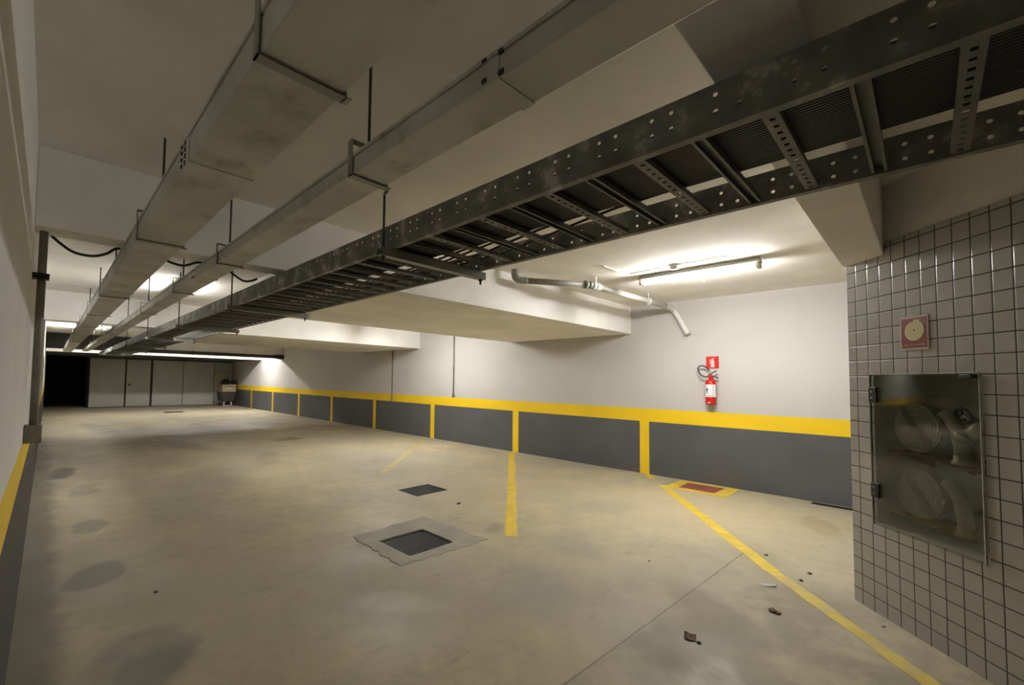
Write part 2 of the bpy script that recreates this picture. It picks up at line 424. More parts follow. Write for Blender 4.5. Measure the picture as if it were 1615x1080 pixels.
mb.quad((NX0, 0, NZ1), (NX1, 0, NZ1), (NX1, ND, NZ1), (NX0, ND, NZ1), 2)
mb.quad((NX0, 0, NZ0), (NX0, ND, NZ0), (NX0, ND, NZ1), (NX0, 0, NZ1), 2)
mb.quad((NX1, 0, NZ0), (NX1, ND, NZ0), (NX1, ND, NZ1), (NX1, 0, NZ1), 2)
o = mb.build('wall_tiled', ['tile', 'beam', 'niche'], loc=A0, rz=RZ)
struct(o, 'oblique column face of small grey square tiles with dark joints', 'tiled wall')

# ------------------------------------------------------------------ hose cabinet
MT = Matrix.LocRotScale(A0, None, None) @ Matrix.Rotation(RZ, 4, 'Z')
def onT(x, y, z): return MT @ Vector((x, y, z))
hc = thing('hose_cabinet_door', 'frameless tinted glass door over the fire hose niche in the tiled column', 'glass door', onT(.52, -.012, NZ0), RZ, local=True)
def tl(mb):  # niche coordinates -> door empty coordinates
    mb.v = [(x-.52, y+.012, z-NZ0) for x, y, z in mb.v]; return mb
tl(MB().box(.196, -.022, .572, .848, -.012, 1.532)).build('glass_pane', 'glass', hc)
edge = MB().box(.192, -.0235, .570, .1955, -.011, 1.533).box(.8485, -.0235, .570, .852, -.011, 1.533).box(.192, -.0235, 1.5325, .852, -.011, 1.536)
tl(edge).build('edge_trim', 'chrome', hc)
for z0, z1 in ((1.352, 1.452), (.748, .838)):
    h = tl(MB().box(.199, -.036, z0, .258, -.0225, z1)).build('hinge', 'black', hc, bevel=.004)
    for dz in (.02, -.02): tl(MB().lathe([(.006, 0), (.006, .004)], (.228, -.036, (z0+z1)/2+dz), 10, axis=(0,-1,0))).build('hinge_screw', 'galv_strap', h)
hd = tl(MB().box(.772, -.040, 1.505, .846, -.0225, 1.525)).build('door_handle', 'black', hc, bevel=.004)
tl(MB().lathe([(.012, 0), (.014, .008), (.008, .014)], (.838, -.04, 1.515), 12, axis=(0,-1,0))).build('handle_knob', 'black', hd)

def hose_roll(cx, cz, r, label):
    t = thing('fire_hose', label, 'fire hose', onT(cx, .10, cz-r), RZ, local=True)
    L = lambda p: (p[0]-cx, p[1]-.10, p[2]-(cz-r))
    # flat canvas hose wound in a spiral
    mb = MB(); turns, w = 9, .055
    prev = None; n = 40*turns; base = 0
    ring = []
    for i in range(n+1):
        a = 2*PI*i/40; rr = .018 + (r-.018)*i/n
        x = cx + math.cos(a)*rr; z = cz + math.sin(a)*rr
        th = (r-.018)/turns*.74
        xi = cx + math.cos(a)*(rr-th); zi = cz + math.sin(a)*(rr-th)
        ring.append([L((x, .10-w/2, z)), L((x, .10+w/2, z)), L((xi, .10+w/2, zi)), L((xi, .10-w/2, zi))])
    for q in ring: mb.v += q
    for i in range(n):
        for k in range(4):
            a = i*4+k; b2 = i*4+(k+1) % 4
            mb.f.append((a, b2, b2+4, a+4)); mb.m.append(0); mb.sm.append(k in (1, 3) and False)
    mb.build('coil', 'hose', t)
    # free end hanging on the far side, with its coupling
    pts = [(cx+r*.78, .12, cz+r*.62), (cx+r*1.05, .12, cz+r*.42), (cx+r*1.28, .12, cz-r*.05), (cx+r*1.38, .12, cz-r*.55), (cx+r*1.42, .12, cz-r*.95)]
    mb = MB(); pts = [L(p) for p in pts]
    mb.tube(pts, .033, 12); mb.build('free_end', 'hose', t)
    p = pts[-1]
    mb = MB().lathe([(.034, 0), (.038, .006), (.038, .03), (.046, .034), (.046, .05), (.034, .054)], (p[0], p[1], p[2]+.01), 18, axis=(0,0,-1))
    mb.build('coupling', 'brass', t)
    mb = MB()
    for k in range(-9, 10):
        pass
    d = Vector((.62, 0, -.78)).normalized(); w2 = Vector((.78, 0, .62))*.017
    c0 = Vector(L((cx, .10-w/2-.004, cz)))
    a, b2 = c0 - d*r*1.02, c0 + d*r*1.02
    mb.quad(a-w2, b2-w2, b2+w2, a+w2)
    e = Vector((0, -.003, 0)); mb.quad(a-w2+e, b2-w2+e, b2+w2+e, a+w2+e)
    mb.build('strap', 'hose_dark', t)
    return t
hose_roll(.395, 1.212, .15, 'beige canvas fire hose roll on the upper bracket behind the glass')
hose_roll(.40, .822, .15, 'beige canvas fire hose roll on the lower bracket behind the glass')
for cz, lab in ((1.063, 'dark red hose bracket under the upper fire hose roll'), (.673, 'dark red hose bracket under the lower fire hose roll')):
    t = thing('hose_bracket', lab, 'bracket', onT(.40, .15, cz-.004), RZ, local=True, group=None)
    MB().box(-.17, -.10, -.018, .13, .10, -.004).build('shelf_plate', 'valve_red', t)
    MB().prism([(-.10, -.018), (.108, -.018), (.108, -.10)], 'x', -.12, -.11).prism([(-.10, -.018), (.108, -.018), (.108, -.10)], 'x', .11, .12).build('gusset', 'valve_red', t)
hv = thing('hydrant_valve', 'brass hydrant valve with dark handwheel in the upper corner of the niche', 'valve', onT(.735, .10, 1.14), RZ, local=True)
MB().tube([(.03, .11, .13), (.03, .02, .13), (.01, -.02, .10), (-.03, -.05, .05)], [.034, .034, .036, .032], 14).build('valve_body', 'brass', hv)
MB().lathe([(.045, 0), (.05, .01), (.05, .03), (.04, .035)], (-.028, -.048, .053), 8, axis=(-.5, -.4, -.75)).build('outlet_cap', 'brass', hv)
wheel = MB()
cw = Vector((-.065, -.03, .165))
wheel.tube([cw + Vector((math.cos(a)*.038, -.012*math.sin(a), math.sin(a)*.038)) for a in [2*PI*k/20 for k in range(21)]], .009, 8)
for k in range(4):
    a = PI/2*k; wheel.tube([cw, cw + Vector((math.cos(a)*.036, -.012*math.sin(a), math.sin(a)*.036))], .006, 6)
wh = wheel.build('handwheel', 'valve_red', hv)
MB().tube([cw, (.0, .0, .135)], .012, 8).build('valve_stem', 'brass', wh)
hn = thing('hose_nozzle', 'dark hose nozzle lying on the niche ledge below the brass valve', 'nozzle', onT(.74, .205, 1.028), RZ, local=True)
MB().lathe([(.022, 0), (.024, .01), (.018, .03), (.012, .12), (.011, .15)], (.02, 0, .022), 14, axis=(-1, .1, 0)).build('nozzle_tube', 'cartdark', hn)
MB().lathe([(.026, 0), (.028, .006), (.028, .026), (.024, .03)], (.022, 0, .022), 8, axis=(1, -.1, 0)).build('coupling', 'brass', hn)
t = MB().box(.665, .02, 1.012, .846, .24, 1.026).build('niche_ledge', 'valve_red', loc=A0, rz=RZ)
tag(t, 'narrow dark red ledge under the nozzle inside the niche', 'ledge')

# hydrant sign
hs = thing('hydrant_sign', 'dark red square sign with a cream spiral hose above the glass door', 'sign', onT(.493, -.001, 1.676), RZ, local=True)
MB().box(-.0875, -.006, 0, .0875, 0, .198).build('sign_plate', 'signwhite', hs)
MB().box(-.078, -.0072, .010, .078, -.006, .188).build('sign_field', 'signbrown', hs)
mb = MB(); ring = []
turns = 4.0; n = 160; c = (0, .112)
for i in range(n+1):
    a = PI/2 - 2*PI*turns*(1 - i/n); rr = .004 + .056*i/n; wd = .0062
    for q in (rr-wd, rr+wd): ring.append((c[0]+max(q, .0005)*math.cos(a)*1, -.0080, c[1]+max(q, .0005)*math.sin(a)))
mb.v = list(ring)
for i in range(n): mb.f.append((2*i, 2*i+1, 2*i+3, 2*i+2)); mb.m.append(0); mb.sm.append(False)
mb.quad((-.001, -.0080, c[1]+.0545), (.040, -.0080, c[1]+.0565), (.040, -.0080, c[1]+.0635), (-.001, -.0080, c[1]+.0655))
mb.build('hose_symbol', 'signcream', hs)
def text_mesh(txt, name, size, m, parent, loc, rot):
    cu = bpy.data.curves.new(name, 'FONT'); cu.body = txt; cu.size = size; cu.align_x = 'CENTER'; cu.align_y = 'CENTER'; cu.extrude = .0004
    o = bpy.data.objects.new(name, cu); COL.objects.link(o)
    dg = bpy.context.evaluated_depsgraph_get()
    me = bpy.data.meshes.new_from_object(o.evaluated_get(dg))
    bpy.data.objects.remove(o); bpy.data.curves.remove(cu)
    me.materials.clear(); me.materials.append(M[m])
    q = bpy.data.objects.new(name, me); COL.objects.link(q); q.parent = parent; q.location = loc; q.rotation_euler = rot
    return q
# x of the column face runs right-to-left for a viewer in front of it? the face is seen with +x to the right
text_mesh('ABRIGO DE MANGUEIRA', 'lettering', .0125, 'signcream', hs, (0, -.0076, .0275), (PI/2, 0, 0))

# ------------------------------------------------------------------ extinguisher and its sign (right wall, facing -x)
XW = XR
es = thing('extinguisher_sign', 'small red square sign with white extinguisher symbol on white wall', 'sign', (XW-.001, 2.10, 1.69), 0)
MB().box(XW-.006, 2.018, 1.690, XW-.001, 2.182, 1.867).build('sign_plate', 'signred', es)
sy = MB()
sy.prism([(2.12, 1.705), (2.12, 1.80), (2.11, 1.815), (2.085, 1.815), (2.075, 1.80), (2.075, 1.705)], 'x', XW-.0075, XW-.006)
sy.prism([(2.104, 1.815), (2.104, 1.835), (2.075, 1.843), (2.075, 1.835), (2.092, 1.828), (2.092, 1.815)], 'x', XW-.0075, XW-.006)
sy.prism([(2.104, 1.83), (2.135, 1.815), (2.137, 1.76), (2.130, 1.76), (2.128, 1.81), (2.104, 1.822)], 'x', XW-.0075, XW-.006)
sy.build('extinguisher_symbol', 'signwhite', es)
ex = thing('fire_extinguisher', 'red fire extinguisher with white label hanging on the white wall', 'fire extinguisher', (XW-.09, 2.105, 1.17), 0)
c = (XW-.095, 2.100, 1.165)
MB().lathe([(.045, 0), (.062, .004), (.068, .02), (.068, .315), (.060, .345), (.035, .365), (.024, .372), (.024, .385)], c, 28).build('cylinder', 'red', ex)
lb = MB()
n = 20
for i in range(n):
    a0, a1 = PI*.52 + PI*.96*i/n, PI*.52 + PI*.96*(i+1)/n
    P = lambda a, z: (c[0]+.0688*math.cos(a), c[1]+.0688*math.sin(a), z)
    lb.quad(P(a0, 1.275), P(a1, 1.275), P(a1, 1.455), P(a0, 1.455))
lbo = lb.build('paper_label', 'label', ex)
lb = MB()
for (a0, a1, z0, z1) in ((PI*.80, PI*.92, 1.36, 1.40), (PI*.82, PI*.90, 1.335, 1.352)):
    P = lambda a, z: (c[0]+.0695*math.cos(a), c[1]+.0695*math.sin(a), z)
    for k in range(4):
        b0, b1 = a0+(a1-a0)*k/4, a0+(a1-a0)*(k+1)/4
        lb.quad(P(b0, z0), P(b1, z0), P(b1, z1), P(b0, z1))
lb.build('blue_print', 'blue', lbo)
lb = MB()
for k in range(6):
    b0, b1 = PI*(.9+.05*k), PI*(.9+.05*(k+1))
    P = lambda a, z: (c[0]+.0695*math.cos(a), c[1]+.0695*math.sin(a), z)
    lb.quad(P(b0, 1.285), P(b1, 1.285), P(b1, 1.295), P(b0, 1.295))
lb.build('orange_print', 'orange', lbo)
lb = MB()
for k in range(4):
    b0, b1 = PI*(.93+.03*k), PI*(.93+.03*(k+1))
    P = lambda a, z: (c[0]+.0690*math.cos(a), c[1]+.0690*math.sin(a), z)
    lb.quad(P(b0, 1.185), P(b1, 1.185), P(b1, 1.203), P(b0, 1.203))
lb.build('small_sticker', 'signwhite', ex)
vb = MB().lathe([(.022, 0), (.026, .01), (.026, .03), (.018, .045)], (c[0], c[1], 1.55), 14).build('valve_head', 'red', ex)
MB().prism([(2.13, 1.578), (2.13, 1.592), (2.03, 1.658), (2.02, 1.650)], 'x', c[0]-.012, c[0]+.012).build('lever', 'black', vb)
MB().prism([(2.12, 1.578), (2.12, 1.588), (2.02, 1.566), (2.0, 1.545), (2.012, 1.54), (2.03, 1.556)], 'x', c[0]-.012, c[0]+.012).build('carry_handle', 'black', vb)
pts = [(c[0]-.01, 2.12, 1.572), (c[0]-.02, 2.16, 1.565), (c[0]-.02, 2.215, 1.59), (c[0]-.015, 2.255, 1.65), (c[0]-.01, 2.252, 1.71), (c[0], 2.215, 1.728), (c[0], 2.17, 1.715), (c[0], 2.135, 1.685), (c[0], 2.11, 1.655)]
sm = []
for i in range(len(pts)-1):
    p0, p1, p2, p3 = (Vector(pts[max(0, min(len(pts)-1, k))]) for k in (i-1, i, i+1, i+2))
    for k in range(5):
        t = k/5
        sm.append(.5*((2*p1)+(p2-p0)*t+(2*p0-5*p1+4*p2-p3)*t*t+(3*p1-p0-3*p2+p3)*t**3))
sm.append(Vector(pts[-1]))
MB().tube(sm, .0095, 10).build('hose', 'black', ex)
MB().box(XW-.028, 2.085, 1.50, XW+.003, 2.115, 1.56).build('wall_hook', 'galv_strap', ex)

# ------------------------------------------------------------------ conduits and pipes
def smooth(pts, k=6):
    out = []
    for i in range(len(pts)-1):
        p0, p1, p2, p3 = (Vector(pts[max(0, min(len(pts)-1, j))]) for j in (i-1, i, i+1, i+2))
        for q in range(k):
            t = q/k
            out.append(.5*((2*p1)+(p2-p0)*t+(2*p0-5*p1+4*p2-p3)*t*t+(3*p1-p0-3*p2+p3)*t**3))
    out.append(Vector(pts[-1])); return out

t = thing('wall_conduit', 'vertical grey steel conduit with a black clamp on white wall under first beam', 'conduit', (-.06, 3.45, 1.08))
MB().tube([(-.05, 3.42, 1.15), (-.05, 3.42, ZB)], .02, 14).build('pipe', 'conduit', t)
MB().box(-.09, 3.385, 2.0, -.016, 3.455, 2.03).build('clamp', 'black', t)
MB().box(-.09, 3.375, 1.06, -.012, 3.465, 1.16).build('conduit_box', 'conduit', t, bevel=.004)

for y, z0, z1, lab in ((10.1, .84, ZB, 'thin dark conduit on the white wall under the second cross beam'), (7.59, 1.06, ZC, 'thin grey conduit on the white wall between first and second beams')):
    t = thing('wall_conduit', lab, 'conduit', (XR-.02, y, z0))
    MB().tube([(XR-.016, y, z0), (XR-.016, y, z1)], .015, 10).build('pipe', 'conduit', t)
    MB().lathe([(.021, 0), (.021, .06)], (XR-.0215, y, 1.72), 10).build('coupling', 'conduit', t)
    MB().box(XR-.028, y-.035, z0-.005, XR, y+.035, z0+.07).build('end_box', 'conduit', t, bevel=.003)

# sanitary pipe below the ceiling by the lit lamp
t = thing('drain_pipe', 'jointed white plastic drain pipe with a shade-coloured end hung beneath ceiling near lit lamp', 'drain pipe', (4.84, 2.66, 2.62))
a, b2, e = Vector((4.04, 3.10, 2.62)), Vector((4.80, 2.66, 2.62)), Vector((7.08, 2.60, 2.62))
R = .037
MB().tube([a, b2 + Vector((.03, -.015, 0))], R*.95, 18).build('pipe_segment', 'pvc_shaded', t)['label'] = 'pipe segment darkened as shade'
MB().tube(smooth([(3.955, 3.15, ZC), (3.955, 3.15, 2.69), (3.965, 3.145, 2.65), (4.0, 3.125, 2.625), a + Vector((.04, -.023, 0))], 5), R*1.12, 18).build('elbow', 'pvc_shaded', t)
MB().tube([b2 + Vector((.03, 0, 0)), e], R, 18).build('pipe_segment', 'pvc', t)['label'] = 'white pipe segment'
k = (b2 - a).normalized()
MB().tube([b2 - k*.10, b2 - k*.055], R*1.3, 18).tube([b2 - k*.05, b2 + k*.0], R*1.18, 18).build('coupling', 'pvc_shaded', t)
MB().tube([b2 + Vector((-.01, 0, 0)), b2 + Vector((.06, 0, 0))], R*1.28, 18).tube([b2 + Vector((.07, 0, 0)), b2 + Vector((.10, 0, 0))], R*1.4, 18).tube([b2 + Vector((.11, 0, 0)), b2 + Vector((.18, 0, 0))], R*1.18, 18).build('coupling', 'pvc', t)
MB().tube(smooth([(6.86, 2.605, 2.62), (7.05, 2.60, 2.615), (7.13, 2.585, 2.59), (7.155, 2.55, 2.52), (7.16, 2.50, 2.42), (7.165, 2.40, 2.21)], 5), R*1.08, 18).build('elbow', 'pvc', t)
for x in (4.90, 6.30):
    h = MB().tube([(x, 2.66 if x < 5 else 2.62, 2.62) for x in (x-.014, x+.014)], R*1.3, 16).build('pipe_hanger', 'pvc', t)
    yb = 2.66 if x < 5 else 2.62
    MB().box(x-.012, yb-.003, 2.655, x+.012, yb+.003, ZC).build('hanger_strip', 'pvc', h)

t = thing('black_pipe', 'long dark pipe below the third beam in front of cream panels', 'pipe', (1.2, 17.9, 2.3))
MB().tube([(2.5, 17.9, 2.315), (7.05, 17.9, 2.315)], .062, 16).build('pipe', 'cartdark', t)
for x in (3.9, 6.9):
    MB().tube([(x-.03, 17.9, 2.315), (x+.03, 17.9, 2.315)], .075, 16).build('coupling', 'cartdark', t)
MB().tube([(6.98, 17.89, 2.315), (7.255, 17.89, 2.315)], .098, 16).build('wall_flange', 'cartdark', t)

t = thing('pipe_stub', 'short shade-coloured pipe bend jutting from white wall beneath the second slab', 'pipe', (7.2, 11.7, 2.33))
MB().tube(smooth([(7.0, 12.0, 2.64), (7.12, 11.98, 2.55), (7.19, 11.96, 2.42), (7.21, 11.95, 2.32)], 4), .04, 12).build('bend', 'pvc_shaded', t)
MB().tube([(7.205, 11.96, 2.34), (7.205, 11.96, 2.29)], .05, 12).build('coupling', 'pvc_shaded', t)

# sagging cable under the first beam
pts = smooth([(-.03, 3.53, 2.30), (.02, 3.53, 2.255), (.09, 3.53, 2.21), (.18, 3.53, 2.205), (.25, 3.53, 2.235), (.305, 3.53, 2.28), (.42, 3.53, 2.30), (.53, 3.53, 2.285), (.60, 3.53, 2.25), (.69, 3.53, 2.24), (.77, 3.53, 2.278), (.86, 3.53, 2.29), (.94, 3.53, 2.28), (1.0, 3.53, 2.25), (1.09, 3.53, 2.20), (1.15, 3.53, 2.205), (1.20, 3.53, 2.23)], 5)
o = MB().tube(pts, .0085, 8).build('loose_cable', 'cable'); tag(o, 'loose black cable sagging between ducts beneath the first cross beam', 'cable')

# ------------------------------------------------------------------ cable ducts
def duct(name, label, x0, x1, z0, z1, joints, straps, knock, yend):
    t = thing(name, label, 'cable duct', ((x0+x1)/2, -2.0, z0))
    js = [-2.0] + joints + [yend]
    for i in range(len(js)-1):
        a, b2 = js[i]+.0015, js[i+1]-.0015
        s = MB().box(x0, a, z0, x1, b2, z1-.012).build('duct_section', 'galv', t, bevel=.003)
        MB().box(x0-.004, a, z1-.0115, x1+.004, b2, z1).build('cover', 'galv', s)
    for j in joints:
        MB().box(x0-.003, j-.02, z0-.003, x1+.003, j+.02, z1-.014).build('joint_band', 'galv', t)
    for y in straps:
        w = .014; q = .004
        zt = z1+.05 if z1+.05 < ZB-.004 or not (3.28 < y < 3.52 or 8.88 < y < 9.12) else z1+.003
        s = MB()
        s.box(x0-q*2, y-w, z0-q*2, x0-q, y+w, zt).box(x1+q, y-w, z0-q*2, x1+q*2, y+w, zt)
        s.box(x0-q*2, y-w, z0-q*2, x1+q*2, y+w, z0-q).box(x0-q*2, y-w, zt, x1+q*2, y+w, zt+q)
        s.box(x1+q*2, y-w, z0-q*2, x1+.022, y+w, z0-q)
        h = s.build('hanger', 'galv_strap', t)
        xm = (x0+x1)/2
        MB().tube([(xm, y, zt-.02), (xm, y, ZC)], .006, 8).build('threaded_rod', 'rod', h)
        MB().box(xm-.017, y-.017, zt-.014, xm+.017, y+.017, zt).build('nut_plate', 'rod', h)
    for y, n in knock:
        for k in range(n):
            zz = z0 + (z1-z0)*(.14+.72*k/max(1, n-1))
            MB().box(x0-.0045, y-.028-.006, zz-.007, x0-.0005, y-.028+.010, zz+.005).build('knockout_hole', 'black', t)
            MB().box(x0-.0045, y+.028-.008, zz-.001, x0-.0005, y+.028+.008, zz+.009).build('knockout_hole', 'black', t)
    return t
k1 = .84; sc1 = 1  # sizes follow from the rod anchors on the ceiling
f1 = (2.164-1.45)/(2.164-1.45)
duct('cable_duct', 'wider of the two galvanized box ducts hung along the white conduit wall', .319, .523, 2.164, 2.262,
     [1.64, 4.62, 7.6, 10.6, 13.6], [.975, 2.74, 4.95, 6.6, 8.3, 10.3, 12.3, 14.6], [(1.70, 4), (5.0, 3)], 17.93)
duct('cable_duct', 'narrower galvanized box duct hung between the wide duct and the cable tray', .788, .930, 2.19, 2.262,
     [.70, 3.62, 6.6, 9.6, 12.6], [1.378, 3.06, 4.4, 6.2, 8.0, 10.2, 12.4, 14.6], [(.70, 2), (3.7, 2)], 17.93)

# ------------------------------------------------------------------ cable tray
TX0, TX1, TZ0, TZ1 = 1.21, 1.82, 2.088, 2.20
PITCH, Y0R = .1545, .39
TY0, TY1 = -1.55, 17.93
tr = thing('cable_tray', 'long dark perforated ladder tray carrying black cables below the beams', 'cable tray', ((TX0+TX1)/2, 0, TZ0))
def rail(x, inward, TZ1=TZ1):
    """C rail: web with two rows of punched holes, flanges at top and bottom."""
    mb = MB(); hr = .0052; th = .002
    rows = [2.1315, 2.174] if inward > 0 else [2.113, 2.156]; half = .0125
    xi = x + inward*th
    ks = range(math.floor((TY0-Y0R)/PITCH), math.ceil((TY1-Y0R)/PITCH)+1)
    hy = sorted(y for k in ks for y in (Y0R+k*PITCH-.052, Y0R+k*PITCH+.052) if TY0+.03 < y < TY1-.03)
    def strip(z0, z1):
        for xx in (x, xi): mb.quad((xx, TY0, z0), (xx, TY1, z0), (xx, TY1, z1), (xx, TY0, z1))
    def holed(zc):
        cur = TY0
        for y in hy:
            if cur < y-half:
                for xx in (x, xi): mb.quad((xx, cur, zc-half), (xx, y-half, zc-half), (xx, y-half, zc+half), (xx, cur, zc+half))
            oc = [(y+hr*1.15*math.cos(a), zc+hr*1.15*math.sin(a)) for a in [PI/8+PI/4*q for q in range(8)]]
            sq = [(y+half, zc+half*.42), (y+half*.42, zc+half), (y-half*.42, zc+half), (y-half, zc+half*.42), (y-half, zc-half*.42), (y-half*.42, zc-half), (y+half*.42, zc-half), (y+half, zc-half*.42)]
            cor = {0: (y+half, zc+half), 2: (y-half, zc+half), 4: (y-half, zc-half), 6: (y+half, zc-half)}
            for xx in (x, xi):
                n = len(mb.v); mb.v += [(xx, p[0], p[1]) for p in oc] + [(xx, p[0], p[1]) for p in sq] + [(xx, cor[q][0], cor[q][1]) for q in (0, 2, 4, 6)]
                for q in range(8):
                    r = (q+1) % 8
                    f = (n+q, n+r, n+8+r, n+16+q//2, n+8+q) if q % 2 == 0 else (n+q, n+r, n+8+r, n+8+q)
                    mb.f.append(f); mb.m.append(0); mb.sm.append(False)
            n = len(mb.v); mb.v += [(x, p[0], p[1]) for p in oc] + [(xi, p[0], p[1]) for p in oc]
            for q in range(8):
                r = (q+1) % 8; mb.f.append((n+q, n+r, n+8+r, n+8+q)); mb.m.append(0); mb.sm.append(False)
            cur = y+half
        for xx in (x, xi): mb.quad((xx, cur, zc-half), (xx, TY1, zc-half), (xx, TY1, zc+half), (xx, cur, zc+half))
    strip(TZ0, rows[0]-half); holed(rows[0]); strip(rows[0]+half, rows[1]-half); holed(rows[1]); strip(rows[1]+half, TZ1)
    a, b2 = sorted((x, x+.028))
    mb.box(a, TY0, TZ0-.002, b2, TY1, TZ0).box(a, TY0, TZ1, b2, TY1, TZ1+.002)
    return mb.build('side_rail', 'tray', tr)
rail(TX0, 1); rail(TX1, -1, 2.1865)
ks = [k for k in range(math.ceil((TY0+.1-Y0R)/PITCH), math.floor((TY1-.05-Y0R)/PITCH)+1)]
RZ0 = TZ0+.003
def rung_mesh(perforated):
    mb = MB(); w = .017; L0, L1 = TX0+.003, TX1-.003
    if perforated:
        # flat perforated face below, made as a strip with slots
        n = 15; dx = (L1-L0)/n
        for i in range(n):
            x0, x1 = L0+i*dx, L0+(i+1)*dx; c0, c1 = x0+dx*.34, x1-dx*.30
            mb.box(x0, -w, RZ0, c0, w, RZ0+.002).box(c1, -w, RZ0, x1, w, RZ0+.002)
            mb.box(c0, -w, RZ0, c1, -.0055, RZ0+.002).box(c0, .0055, RZ0, c1, w, RZ0+.002)
        mb.box(L0, -w, RZ0+.002, L1, -w+.002, RZ0+.018).box(L0, w-.002, RZ0+.002, L1, w, RZ0+.018)
    else:
        mb.box(L0, -w, RZ0, L1, -w+.002, RZ0+.018).box(L0, w-.002, RZ0, L1, w, RZ0+.018)
        mb.box(L0, -w, RZ0+.018, L1, w, RZ0+.020)
        mb.box(L0, -w+.002, RZ0, L1, -w+.007, RZ0+.002).box(L0, w-.007, RZ0, L1, w-.002, RZ0+.002)
    return mb
protos = {}
def place_rung(k):
    y = Y0R+k*PITCH; typ = k % 2 == 1
    if typ not in protos:
        o = rung_mesh(typ).build('rung', 'rung', tr); protos[typ] = o
    else:
        o = protos[typ].copy(); COL.objects.link(o); o.parent = tr; o.matrix_parent_inverse = protos[typ].matrix_parent_inverse.copy()
    o.location = (0, y, 0)
near = ks[:98]
for k in near: place_rung(k)
mb = MB()
for k in ks[98:]:
    y = Y0R+k*PITCH
    mb.box(TX0+.003, y-.017, RZ0, TX1-.003, y+.017, RZ0+.02)
o = mb.build('rung_run', 'rung', tr); o['kind'] = 'stuff'

# trapeze struts that carry the tray
strut_words = ['first', 'second', 'third', 'fourth', 'fifth', 'sixth', 'seventh']
sy = [1.735, 4.08, 6.17, 8.45, 11.0, 13.5, 16.0]
def strut(y, word):
    t = thing('tray_hanger', '%s galvanized strut under the cable tray, counted from the tiled column' % word, 'hanger', (1.5, y, 2.045), group='hangers under the cable tray')
    mb = MB(); z1 = TZ0-.004; z0 = z1-.041
    x0, x1 = 1.15, 1.885
    mb.box(x0, y-.0205, z0, x1, y-.018, z1).box(x0, y+.018, z0, x1, y+.0205, z1).box(x0, y-.018, z0, x1, y+.018, z0+.0025)
    mb.build('strut_channel', 'galv_strap', t)
    for x in (1.175, 1.86):
        top = TZ1+.02 if x > 1.5 else (2.345 if y < 2 else ZC)
        r = MB().tube([(x, y, z0-.03), (x, y, top)], .006, 8).build('threaded_rod', 'rod', t)
        if x < 1.5 and y < 2: MB().tube([(x, y, top), (.955, 1.392, 2.186)], .006, 8).build('bracket_arm', 'rod', t)
        MB().lathe([(.011, 0), (.011, .010)], (x, y, z0-.010), 6).build('nut', 'rod', r)
    return t
for y, w in zip(sy, strut_words): strut(y, w)

# black cables in the tray: each is a thing
def cable_path(x, z, ph, amp, y0=TY0-.1, y1=TY1):
    pts = []; n = 46
    for i in range(n+1):
        y = y0 + (y1-y0)*(i/n)**1.4
        w = .006*math.sin(y*1.7) + .004*math.sin(y*3.9+1)
        pts.append((x + w + amp*math.sin(y*.9+ph), y, z))
    return pts
cz = RZ0+.0205+.0062
nc = 0
def cable(x, z, r=.006, ph=0, amp=0):
    global nc
    o = MB().tube(cable_path(x, z, ph, amp), r, 6).build('cable', 'cable')
    tag(o, 'thin black cable lying lengthwise in the perforated ceiling tray', 'cable', 'black cables in the ceiling tray'); nc += 1
for i in range(23): cable(1.232 + .0128*i, cz)
for i in range(22): cable(1.2385 + .0128*i, cz+.0112)
# a few loose ones drift across the free strip beside the far rail
def stray(x0, ya, yb, x1, amp, ph):
    pts = []
    for i in range(90):
        y = TY0-.1 + (TY1-TY0+.1)*(i/89)**1.4
        t = max(0, min(1, (y-ya)/(yb-ya))); t = t*t*(3-2*t)
        pts.append((x0+(x1-x0)*t+amp*t*math.sin(y*1.3+ph)+.006*math.sin(y*1.7)+.004*math.sin(y*3.9+1), y, cz))
    o = MB().tube(pts, .0055, 6).build('cable', 'cable')
    tag(o, 'thin black cable lying lengthwise in the perforated ceiling tray', 'cable', 'black cables in the ceiling tray')
stray(1.5275, 1.3, 2.2, 1.605, .004, 0); stray(1.5405, 1.1, 2.0, 1.645, .008, 2); stray(1.5535, .9, 1.8, 1.690, .010, 4); stray(1.5665, .6, 1.6, 1.735, .012, 1)
for i in range(5): cable(1.235 + .0128*i, cz+.0224)

# ------------------------------------------------------------------ lamps
def lamp(label, group, tube='tube'):
    t = thing('fluorescent_lamp', label, 'lamp', (0, 0, 0), 0, group, local=True)
    MB().prism([(-.03, -.004), (.03, -.004), (.078, -.05), (.074, -.054), (.0, -.042), (-.074, -.054), (-.078, -.05)], 'y', -.60, .60).build('batten', 'lamp_body', t)
    for x in (-.033, .033): MB().tube([(x, -.565, -.085), (x, .565, -.085)], .0145, 12).build('tube', tube, t)
    for y in (-.585, .575): MB().box(-.052, y-.012, -.105, .052, y+.022, -.045).build('lamp_holder', 'lamp_end', t, bevel=.003)
    return t
L0 = lamp('lit twin tube fluorescent lamp on the ceiling in front of the first cross beam', 'fluorescent lamps')
L0.location = (5.28, 1.69, ZC)
def more(x, y, rz, label):
    o = copy_tree(L0); o.location = (x, y, ZC); o.rotation_euler = (0, 0, rz); o['label'] = label; return o
more(5.28, 7.3, 0, 'lit fluorescent lamp behind the first dropped slab, over the bright wall')
LD = lamp('lit fluorescent lamp behind the third beam over the middle of the bay', 'fluorescent lamps', 'tube_dim')
LD.location = (3.9, 19.25, ZC); LD.rotation_euler = (0, 0, PI/2)
def more_dim(x, y, rz, label):
    o = copy_tree(LD); o.location = (x, y, ZC); o.rotation_euler = (0, 0, rz); o['label'] = label; return o
more_dim(1.335, 7.1, 0, 'lit fluorescent lamp above the narrow duct between first and second beams')
